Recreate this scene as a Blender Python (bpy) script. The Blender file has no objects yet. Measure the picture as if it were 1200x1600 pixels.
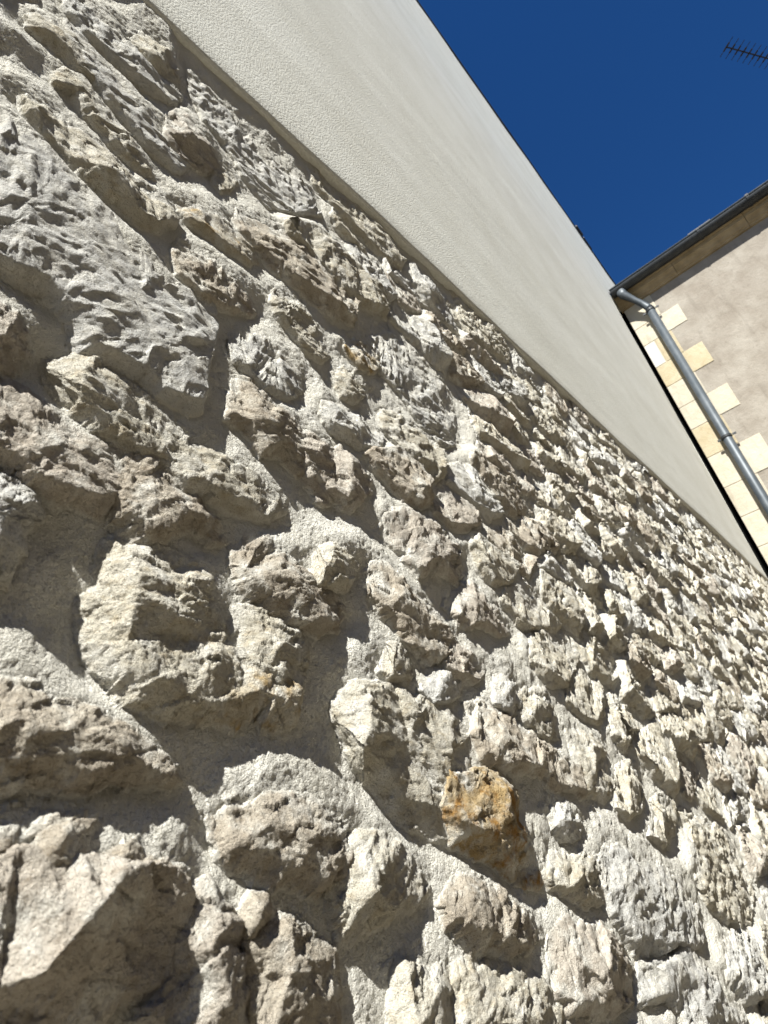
import bpy, math, random
import numpy as np
from mathutils import Matrix, Vector
from mathutils.geometry import delaunay_2d_cdt

sc = bpy.context.scene
C = sc.collection
rng = np.random.default_rng(11)
random.seed(11)

# ------------------------------------------------------------------ camera, sky, sun
CAM = np.array([0.0, -0.40, 1.25])
BAS = np.array([[0.6413517, -0.73904736, -0.20609947],      # right
                [0.25220167, 0.45676512, -0.85308847],      # down
                [0.72461183, 0.49515111, 0.47933607]])      # forward
cam_d = bpy.data.cameras.new('camera')
cam = bpy.data.objects.new('camera', cam_d)
C.objects.link(cam)
sc.camera = cam
r_, d_, f_ = BAS
cam.matrix_world = Matrix(((r_[0], -d_[0], -f_[0], CAM[0]), (r_[1], -d_[1], -f_[1], CAM[1]),
                           (r_[2], -d_[2], -f_[2], CAM[2]), (0, 0, 0, 1)))
cam_d.sensor_fit = 'VERTICAL'
cam_d.sensor_height = 32.0
cam_d.lens = 32.0 * 950.0 / 1600.0
cam_d.clip_start = 0.02
cam_d.clip_end = 500
cam_d.dof.use_dof = True
cam_d.dof.focus_distance = 0.85
cam_d.dof.aperture_fstop = cam_d.lens / 1.9

SUN = np.array([-0.59, -0.225, 0.775]); SUN /= np.linalg.norm(SUN)
w = bpy.data.worlds.new('World'); sc.world = w; w.use_nodes = True
nt = w.node_tree
bg = nt.nodes['Background']
sky = nt.nodes.new('ShaderNodeTexSky')
sky.sky_type = 'NISHITA'; sky.sun_disc = False
sky.sun_elevation = math.asin(SUN[2])
sky.sun_rotation = math.atan2(SUN[0], SUN[1])
sky.altitude = 0; sky.air_density = 1.0; sky.dust_density = 0.0; sky.ozone_density = 10.0
hsv = nt.nodes.new('ShaderNodeHueSaturation'); hsv.inputs['Saturation'].default_value = 1.16; hsv.inputs['Hue'].default_value = 0.506; hsv.inputs['Value'].default_value = 0.84
nt.links.new(sky.outputs[0], hsv.inputs['Color'])
nt.links.new(hsv.outputs[0], bg.inputs['Color'])
bg.inputs['Strength'].default_value = 0.05
sun_d = bpy.data.lights.new('sun', 'SUN'); sun_d.energy = 5.0; sun_d.angle = math.radians(0.53)
sun_d.color = (1.0, 0.985, 0.925)
sun = bpy.data.objects.new('sun', sun_d); C.objects.link(sun)
sun.rotation_euler = Vector(SUN).to_track_quat('Z', 'Y').to_euler()
vs = sc.view_settings
vs.view_transform = 'Standard'; vs.look = 'None'; vs.exposure = 1.2; vs.gamma = 1.0; vs.use_curve_mapping = False

# ------------------------------------------------------------------ helpers
def tag(o, label=None, cat=None, group=None, kind=None):
    if label: o['label'] = label
    if cat: o['category'] = cat
    if group: o['group'] = group
    if kind: o['kind'] = kind
    return o

def empty(name, loc):
    o = bpy.data.objects.new(name, None); C.objects.link(o); o.location = loc
    o.empty_display_size = 0.1
    return o

def link(name, me, mat=None, parent=None):
    o = bpy.data.objects.new(name, me); C.objects.link(o)
    if mat is not None:
        me.materials.clear(); me.materials.append(mat)
    if parent is not None:
        o.parent = parent
        if parent.parent is None: o.matrix_parent_inverse = Matrix.Translation(-parent.location)
    return o

def np_mesh(name, V, F, smooth=True):
    me = bpy.data.meshes.new(name)
    V = np.ascontiguousarray(V, np.float32); F = np.ascontiguousarray(F, np.int32)
    k = F.shape[1]
    me.vertices.add(len(V)); me.vertices.foreach_set('co', V.ravel())
    me.loops.add(F.size); me.loops.foreach_set('vertex_index', F.ravel())
    me.polygons.add(len(F))
    me.polygons.foreach_set('loop_start', np.arange(0, F.size, k, dtype=np.int32))
    me.polygons.foreach_set('loop_total', np.full(len(F), k, np.int32))
    me.polygons.foreach_set('use_smooth', np.full(len(F), smooth, bool))
    me.update(calc_edges=True)
    return me

class MB:                                            # small collector of boxes, prisms, tubes
    def __init__(s): s.v = []; s.f = []
    def add(s, V, F):
        b = len(s.v); s.v += [tuple(map(float, p)) for p in V]; s.f += [tuple(i + b for i in q) for q in F]; return s
    def box(s, a, b):
        x0, y0, z0 = a; x1, y1, z1 = b
        V = [(x0,y0,z0),(x1,y0,z0),(x1,y1,z0),(x0,y1,z0),(x0,y0,z1),(x1,y0,z1),(x1,y1,z1),(x0,y1,z1)]
        return s.add(V, [(0,3,2,1),(4,5,6,7),(0,1,5,4),(1,2,6,5),(2,3,7,6),(3,0,4,7)])
    def extrude_y(s, prof, y0, y1):                  # closed profile of (x, z), counter-clockwise or not
        n = len(prof)
        V = [(x, y0, z) for x, z in prof] + [(x, y1, z) for x, z in prof]
        return s.add(V, [(i, (i+1) % n, n+(i+1) % n, n+i) for i in range(n)] + [tuple(range(n))[::-1], tuple(range(n, 2*n))])
    def tube(s, pts, rad, n=14, cap=True):
        pts = [Vector(p) for p in pts]
        if not hasattr(rad, '__len__'): rad = [rad] * len(pts)
        V = []; F = []
        for i, p in enumerate(pts):
            t = (pts[min(i+1, len(pts)-1)] - pts[max(i-1, 0)]).normalized()
            a = t.orthogonal().normalized() if i == 0 else (a - t * a.dot(t)).normalized()
            b = t.cross(a)
            for k in range(n):
                g = 2 * math.pi * k / n
                V.append(p + (a * math.cos(g) + b * math.sin(g)) * rad[i])
        for i in range(len(pts) - 1):
            for k in range(n):
                F.append((i*n+k, i*n+(k+1) % n, (i+1)*n+(k+1) % n, (i+1)*n+k))
        if cap: F += [tuple(range(n))[::-1], tuple(range(len(V)-n, len(V)))]
        return s.add(V, F)
    def build(s, name, mat, parent=None, smooth=False, bevel=0):
        me = bpy.data.meshes.new(name); me.from_pydata(s.v, [], s.f)
        me.validate(); me.update()
        if smooth: me.polygons.foreach_set('use_smooth', np.full(len(me.polygons), True))
        o = link(name, me, mat, parent)
        if bevel:
            m = o.modifiers.new('bevel', 'BEVEL'); m.width = bevel; m.segments = 2; m.limit_method = 'ANGLE'
        return o

# hash based gradient noise on arrays of points
_P = rng.permutation(512).astype(np.int64); _P = np.concatenate([_P, _P, _P])
_G = rng.normal(size=(512, 3)); _G /= np.linalg.norm(_G, axis=1)[:, None]
def noise3(p):
    i = np.floor(p).astype(np.int64); fr = (p - i)
    i &= 511
    u = fr * fr * fr * (fr * (fr * 6 - 15) + 10)
    out = 0
    for dx in (0, 1):
        wx = u[:, 0] if dx else 1 - u[:, 0]
        for dy in (0, 1):
            wy = u[:, 1] if dy else 1 - u[:, 1]
            for dz in (0, 1):
                wz = u[:, 2] if dz else 1 - u[:, 2]
                h = _P[_P[_P[(i[:, 0]+dx) & 511] + ((i[:, 1]+dy) & 511)] + ((i[:, 2]+dz) & 511)] & 511
                g = _G[h]
                out = out + wx*wy*wz*(g[:, 0]*(fr[:, 0]-dx) + g[:, 1]*(fr[:, 1]-dy) + g[:, 2]*(fr[:, 2]-dz))
    return out * 1.5

def facet(p):
    # broken faces: nearest jittered cell, a tilted plane inside each
    i0 = np.floor(p - 0.5).astype(np.int64)
    best = np.full(len(p), 1e9); val = np.zeros(len(p))
    for dx in (0, 1):
        for dy in (0, 1):
            for dz in (0, 1):
                c = i0 + [dx, dy, dz]; k = c & 511
                h = _P[_P[_P[k[:, 0]] + k[:, 1]] + k[:, 2]] & 511
                d = p - (c + 0.5 + 0.38*_G[h])
                r = (d*d).sum(1); m = r < best
                best[m] = r[m]
                val[m] = (d[m]*_G[(h[m]*7+13) & 511]).sum(1)*1.1 + 0.35*_G[(h[m]*3+5) & 511, 0]
    return val

# ------------------------------------------------------------------ materials
def new_mat(name, rough=0.9, metallic=0.0, spec=0.3):
    m = bpy.data.materials.new(name); m.use_nodes = True
    n = m.node_tree.nodes; b = n['Principled BSDF']
    b.inputs['Roughness'].default_value = rough; b.inputs['Metallic'].default_value = metallic
    b.inputs['Specular IOR Level'].default_value = spec
    return m, m.node_tree, b

def N(nt, kind, **kw):
    n = nt.nodes.new(kind)
    for k, v in kw.items():
        if k in n.inputs: n.inputs[k].default_value = v
        else: setattr(n, k, v)
    return n

def position(nt, scale=(1, 1, 1)):
    g = N(nt, 'ShaderNodeNewGeometry')
    m = N(nt, 'ShaderNodeMapping'); m.inputs['Scale'].default_value = scale
    nt.links.new(g.outputs['Position'], m.inputs['Vector'])
    return m.outputs['Vector']

def noise(nt, vec, scale, detail=3.0, rough=0.55):
    n = N(nt, 'ShaderNodeTexNoise', Scale=scale, Detail=detail, Roughness=rough)
    nt.links.new(vec, n.inputs['Vector'])
    return n.outputs['Fac']

def ramp(nt, fac, a, b, ca=(0, 0, 0, 1), cb=(1, 1, 1, 1)):
    r = N(nt, 'ShaderNodeValToRGB')
    r.color_ramp.elements[0].position = a; r.color_ramp.elements[1].position = b
    r.color_ramp.elements[0].color = ca; r.color_ramp.elements[1].color = cb
    nt.links.new(fac, r.inputs['Fac'])
    return r.outputs['Color']

def mix(nt, fac, a, b, blend='MIX'):
    m = N(nt, 'ShaderNodeMix', data_type='RGBA', blend_type=blend)
    for sock, v in ((m.inputs['Factor'], fac), (m.inputs[6], a), (m.inputs[7], b)):
        if hasattr(v, 'links'): nt.links.new(v, sock)
        elif isinstance(v, tuple): sock.default_value = v if len(v) == 4 else v + (1,)
        else: sock.default_value = v
    return m.outputs[2]

def bump(nt, h, strength, dist, prev=None):
    b = N(nt, 'ShaderNodeBump', Strength=strength, Distance=dist)
    nt.links.new(h, b.inputs['Height'])
    if prev is not None: nt.links.new(prev, b.inputs['Normal'])
    return b.outputs['Normal']

MORTAR = (0.69, 0.665, 0.595)
def stone_material(name, ca, cb, cc, smear=0.55, stain=None):
    m, nt, b = new_mat(name, 0.92, spec=0.2)
    v = position(nt)
    col = mix(nt, ramp(nt, noise(nt, v, 26, 4), 0.36, 0.62), ca, cb)
    col = mix(nt, ramp(nt, noise(nt, position(nt, (1, 1, 2.4)), 60, 4, 0.65), 0.50, 0.72), col, cc)
    # per stone tone
    oi = N(nt, 'ShaderNodeObjectInfo')
    hs = N(nt, 'ShaderNodeHueSaturation', Saturation=1.0)
    mr = N(nt, 'ShaderNodeMapRange'); mr.inputs[3].default_value = 0.91; mr.inputs[4].default_value = 1.08
    nt.links.new(oi.outputs['Random'], mr.inputs[0]); nt.links.new(mr.outputs[0], hs.inputs['Value'])
    nt.links.new(col, hs.inputs['Color']); col = hs.outputs['Color']
    if stain:
        st = ramp(nt, noise(nt, v, 38, 4, 0.6), 0.50, 0.62)
        col = mix(nt, st, col, stain)
    # lime mortar smeared over the stone in patches, dark specks
    sm = ramp(nt, noise(nt, v, 33, 5, 0.62), 0.5 + 0.12 * (1 - 2 * smear), 0.66 + 0.10 * (1 - 2 * smear))
    col = mix(nt, sm, col, MORTAR)
    pr = N(nt, 'ShaderNodeAttribute', attribute_name='proud')
    ad = N(nt, 'ShaderNodeMath', operation='MULTIPLY_ADD'); ad.inputs[1].default_value = 0.55; ad.inputs[2].default_value = -0.26
    nt.links.new(noise(nt, v, 90, 4, 0.6), ad.inputs[0])
    a2 = N(nt, 'ShaderNodeMath', operation='ADD'); nt.links.new(pr.outputs['Fac'], a2.inputs[0]); nt.links.new(ad.outputs[0], a2.inputs[1])
    col = mix(nt, ramp(nt, a2.outputs[0], 0.07, 0.28, (1, 1, 1, 1), (0, 0, 0, 1)), col, MORTAR)
    sp = ramp(nt, noise(nt, v, 420, 3, 0.7), 0.58, 0.72)
    col = mix(nt, sp, col, mix(nt, 1.0, col, (0.62, 0.58, 0.52), 'MULTIPLY'))
    nt.links.new(col, b.inputs['Base Color'])
    n0 = bump(nt, noise(nt, v, 85, 3, 0.6), 0.7, 0.007)
    n1 = bump(nt, noise(nt, v, 240, 5, 0.7), 1.0, 0.0046, n0)
    n2 = bump(nt, noise(nt, v, 750, 3, 0.6), 1.0, 0.0020, n1)
    nt.links.new(n2, b.inputs['Normal'])
    return m

M = {}
M['p'] = stone_material('pinkish_sandstone', (0.49, 0.44, 0.37), (0.57, 0.52, 0.445), (0.40, 0.345, 0.28), 0.48)
M['c'] = stone_material('cream_limestone', (0.55, 0.51, 0.415), (0.61, 0.575, 0.485), (0.48, 0.41, 0.29), 0.55)
M['g'] = stone_material('grey_limestone', (0.57, 0.56, 0.525), (0.64, 0.63, 0.59), (0.47, 0.45, 0.415), 0.62)
M['b'] = stone_material('brown_sandstone', (0.44, 0.385, 0.31), (0.53, 0.48, 0.395), (0.34, 0.285, 0.215), 0.46)
M['o'] = stone_material('ochre_stained_limestone', (0.50, 0.44, 0.33), (0.55, 0.50, 0.40), (0.42, 0.35, 0.24), 0.55, (0.44, 0.32, 0.16))
M['r'] = stone_material('rust_stained_limestone', (0.46, 0.33, 0.16), (0.53, 0.47, 0.36), (0.44, 0.31, 0.14), 0.50, (0.36, 0.20, 0.06))

def mortar_material():
    m, nt, b = new_mat('lime_mortar', 0.95, spec=0.15)
    v = position(nt)
    col = mix(nt, ramp(nt, noise(nt, v, 22, 4), 0.35, 0.65), (0.64, 0.615, 0.54), (0.71, 0.69, 0.625))
    col = mix(nt, ramp(nt, noise(nt, v, 380, 2, 0.7), 0.60, 0.75), col, (0.47, 0.44, 0.36))
    nt.links.new(col, b.inputs['Base Color'])
    n0 = bump(nt, noise(nt, v, 95, 3, 0.6), 0.5, 0.003)
    n1 = bump(nt, noise(nt, v, 280, 4, 0.65), 1.0, 0.0046, n0)
    n2 = bump(nt, noise(nt, v, 700, 2, 0.6), 1.0, 0.0018, n1)
    nt.links.new(n2, b.inputs['Normal'])
    return m
M['mortar'] = mortar_material()

def plaster_material():
    m, nt, b = new_mat('cream_render', 0.93, spec=0.2)
    v = position(nt)
    band = ramp(nt, noise(nt, position(nt, (0.35, 1, 2.6)), 1.6, 4, 0.5), 0.35, 0.68)
    col = mix(nt, band, (0.625, 0.62, 0.565), (0.67, 0.667, 0.615))
    blot = ramp(nt, noise(nt, v, 3.2, 4, 0.6), 0.40, 0.66)
    col = mix(nt, blot, col, mix(nt, 1.0, col, (0.93, 0.925, 0.91), 'MULTIPLY'))
    gr = ramp(nt, noise(nt, v, 190, 2, 0.6), 0.42, 0.60)
    col = mix(nt, gr, mix(nt, 1.0, col, (0.90, 0.895, 0.88), 'MULTIPLY'), col)
    nt.links.new(col, b.inputs['Base Color'])
    vo = N(nt, 'ShaderNodeTexVoronoi', Scale=240.0); nt.links.new(v, vo.inputs['Vector'])
    iv = N(nt, 'ShaderNodeMath', operation='SUBTRACT'); iv.inputs[0].default_value = 1.0; nt.links.new(vo.outputs['Distance'], iv.inputs[1])
    n1 = bump(nt, iv.outputs[0], 1.0, 0.0008)
    n2 = bump(nt, noise(nt, v, 900, 2, 0.5), 0.6, 0.0008, n1)
    n3 = bump(nt, noise(nt, position(nt, (0.5, 1, 2.0)), 4.0, 3), 0.25, 0.012, n2)
    nt.links.new(n3, b.inputs['Normal'])
    return m
M['plaster'] = plaster_material()

def simple(name, a, b_, scale, rough=0.85, metallic=0.0, bstr=0.3, bdist=0.002, bscale=120, lo=0.35, hi=0.65, spec=0.3):
    m, nt, b = new_mat(name, rough, metallic, spec)
    v = position(nt)
    nt.links.new(mix(nt, ramp(nt, noise(nt, v, scale, 5, 0.6), lo, hi), a, b_), b.inputs['Base Color'])
    nt.links.new(bump(nt, noise(nt, v, bscale, 4, 0.6), bstr, bdist), b.inputs['Normal'])
    return m
def weathered(name, a, b_, c, sc=6):
    m, nt, b = new_mat(name, 0.93, spec=0.2)
    v = position(nt)
    col = mix(nt, ramp(nt, noise(nt, v, sc, 5, 0.6), 0.35, 0.65), a, b_)
    col = mix(nt, ramp(nt, noise(nt, v, 34, 5, 0.7), 0.57, 0.74), col, c)
    col = mix(nt, ramp(nt, noise(nt, position(nt, (1, 5, 0.7)), 2.4, 4, 0.6), 0.56, 0.74), col, mix(nt, 1.0, col, (0.80, 0.79, 0.78), 'MULTIPLY'))
    oi = N(nt, 'ShaderNodeObjectInfo'); hs = N(nt, 'ShaderNodeHueSaturation')
    mr = N(nt, 'ShaderNodeMapRange'); mr.inputs[3].default_value = 0.90; mr.inputs[4].default_value = 1.08
    nt.links.new(oi.outputs['Random'], mr.inputs[0]); nt.links.new(mr.outputs[0], hs.inputs['Value'])
    nt.links.new(col, hs.inputs['Color']); nt.links.new(hs.outputs['Color'], b.inputs['Base Color'])
    n1 = bump(nt, noise(nt, v, 18, 4, 0.6), 0.5, 0.012)
    nt.links.new(bump(nt, noise(nt, v, 110, 4, 0.65), 0.7, 0.004, n1), b.inputs['Normal'])
    return m
M['quoin'] = weathered('pale_tuffeau_stone', (0.45, 0.405, 0.315), (0.48, 0.44, 0.355), (0.40, 0.34, 0.24), 7)
M['quoin_warm'] = weathered('warm_tuffeau_stone', (0.41, 0.345, 0.225), (0.45, 0.395, 0.28), (0.34, 0.27, 0.16), 8)
M['quoin_white'] = simple('white_tuffeau_stone', (0.52, 0.50, 0.43), (0.54, 0.52, 0.46), 8, 0.9, bstr=0.4)
M['facade'] = weathered('old_beige_render', (0.235, 0.206, 0.17), (0.315, 0.287, 0.245), (0.215, 0.187, 0.152), 4.5)
M['joint'] = simple('quoin_joint_mortar', (0.36, 0.315, 0.235), (0.41, 0.36, 0.275), 20, 0.95)
M['cornice'] = simple('weathered_cornice_stone', (0.24, 0.18, 0.10), (0.36, 0.28, 0.17), 9, 0.9, bstr=0.7, bdist=0.004, bscale=40)
M['zinc'] = simple('weathered_zinc', (0.052, 0.064, 0.075), (0.085, 0.098, 0.11), 9, 0.5, 0.25, bstr=0.1, bdist=0.001, spec=0.5)
M['dark_zinc'] = simple('dark_zinc', (0.022, 0.025, 0.028), (0.04, 0.044, 0.048), 14, 0.5, 0.3, bstr=0.1, bdist=0.001, spec=0.5)
M['black'] = simple('gap_shade_black', (0.004, 0.004, 0.004), (0.006, 0.006, 0.006), 30, 1.0, spec=0.0)  # colour that stands in for the shade of the open gap
M['slate'] = simple('dark_slate', (0.035, 0.038, 0.043), (0.06, 0.062, 0.068), 12, 0.6)
M['alu'] = simple('dull_antenna_metal', (0.02, 0.02, 0.021), (0.035, 0.035, 0.035), 20, 0.5, 0.7)
M['ground'] = simple('worn_lane_paving', (0.18, 0.156, 0.118), (0.25, 0.22, 0.17), 8, 0.95, bstr=0.6, bdist=0.01, bscale=90)
# ------------------------------------------------------------------ ground
ground = MB().add([(-60,-60,0),(60,-60,0),(60,60,0),(-60,60,0)], [(0,1,2,3)]).build('ground', M['ground'])
tag(ground, kind='structure')

# ------------------------------------------------------------------ house: plaster upper wall over rubble stone lower wall
ZC = CAM[2]
LIP = ZC + 1.193
house = empty('house', (0, 0, 0))
tag(house, 'house with cream plastered upper wall above a rough pale rubble stone base', 'house')
PL = -0.028                                                        # face of the plaster, 28 mm proud of the mortar

def plaster_wall():
    # outline: straight lip at the bottom, a notch at the far end where the lower neighbour abuts
    xs = np.concatenate([np.linspace(-1.6, 5.5, 143)])
    V = []; F = []
    endx = lambda z: np.interp(z - ZC, [1.19, 2.0, 3.3, 4.503], [5.47, 5.53, 5.55, 5.60])
    ztop = lambda x: ZC + 6.13 + 0.02 * math.sin(x * 1.7) + 0.012 * math.sin(x * 4.1 + 1)
    def grid(us, vs, fn):
        b = len(V)
        for u in us:
            for v in vs: V.append(fn(u, v))
        n = len(vs)
        for i in range(len(us) - 1):
            for j in range(n - 1):
                F.append((b+i*n+j, b+(i+1)*n+j, b+(i+1)*n+j+1, b+i*n+j+1))
    def relief(x, z):
        return PL + 0.0022 * math.sin(x * 2.3 + z) * math.sin(z * 3.1) + 0.0012 * math.sin(x * 7 + 2 * z)
    T = np.linspace(0, 1, 143)
    zlip = {}
    for k, t in enumerate(T):
        zlip[k] = LIP + 0.0022 * math.sin(k * 0.9) * math.sin(k * 0.23) + random.uniform(-0.0009, 0.0009)
    zr = [0.0, 0.004, 0.012] + list(np.linspace(0.05, 3.31, 60))
    def low(u, v):
        k = int(round(u * 142))
        z = zlip[k] + v if v < 0.02 else LIP + v
        x = -1.6 + u * (float(endx(z)) + 1.6)
        y = relief(x, z) + (0.005 if v == 0 else 0.0014 if v < 0.005 else 0)
        return (x, y, z)
    grid(T, zr, low)
    # underside of the lip
    def under(u, v):
        x, y, z = low(u, 0.0)
        return (x, y + v * 0.12, z + 0.004 * v)
    grid(T[::-1], [0, 0.15, 1], under)
    # upper part runs on behind the neighbour's roof
    z0 = LIP + 3.31
    xt = np.concatenate([np.linspace(-1.6, 5.60, 143), np.linspace(5.65, 8.0, 48)])
    def up(x, v):
        zt = ztop(x); zz = z0 + (zt - z0) * v
        return (x, relief(x, zz), zz)
    grid(xt, np.linspace(0, 1, 28), up)
    grid(xt, [0, 1], lambda x, v: (x, relief(x, ztop(x)) + 0.3 * v, ztop(x)))
    # end face next to the gap, underside of the upper part
    grid(np.linspace(0, 3.31, 12), [0, 1], lambda u, v: (float(endx(LIP + u)), PL + 0.6 * v, LIP + u))
    grid(np.linspace(5.60, 8.0, 6), [0, 1], lambda x, v: (x, PL + 0.3 * v, z0))
    me = bpy.data.meshes.new('plaster_wall'); me.from_pydata(V, [], F); me.update()
    me.polygons.foreach_set('use_smooth', np.full(len(me.polygons), True))
    import bmesh
    bm = bmesh.new(); bm.from_mesh(me); bmesh.ops.remove_doubles(bm, verts=bm.verts, dist=0.0003)
    for e in bm.edges:
        if len(e.link_faces) == 2 and e.calc_face_angle(0) > 0.7: e.smooth = False
    bm.to_mesh(me); bm.free()
    return link('plaster_wall', me, M['plaster'], house)
plaster_wall()
# thin zinc coping and a few verge slates along the top edge
mb = MB()
for k in range(24):
    x0 = -1.6 + k * 0.4; x1 = x0 + 0.4
    za = ZC + 6.13 + 0.02*math.sin(x0*1.7) + 0.012*math.sin(x0*4.1+1); zb = ZC + 6.13 + 0.02*math.sin(x1*1.7) + 0.012*math.sin(x1*4.1+1)
    mb.add([(x0,PL-0.012,za+0.003),(x1,PL-0.012,zb+0.003),(x1,0.35,zb+0.003),(x0,0.35,za+0.003),
            (x0,PL-0.012,za+0.022),(x1,PL-0.012,zb+0.022),(x1,0.35,zb+0.022),(x0,0.35,za+0.022)],
           [(0,3,2,1),(4,5,6,7),(0,1,5,4),(1,2,6,5),(2,3,7,6),(3,0,4,7)])
mb.build('coping', M['dark_zinc'], house)
for x0, x1, p, h in ((6.12, 6.32, 0.030, 0.03), (6.36, 6.62, 0.020, 0.025)):
    MB().box((x0, PL-p, ZC+6.16), (x1, 0.2, ZC+6.16+h)).build('ridge_tile', M['slate'], house, bevel=0.006)

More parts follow.
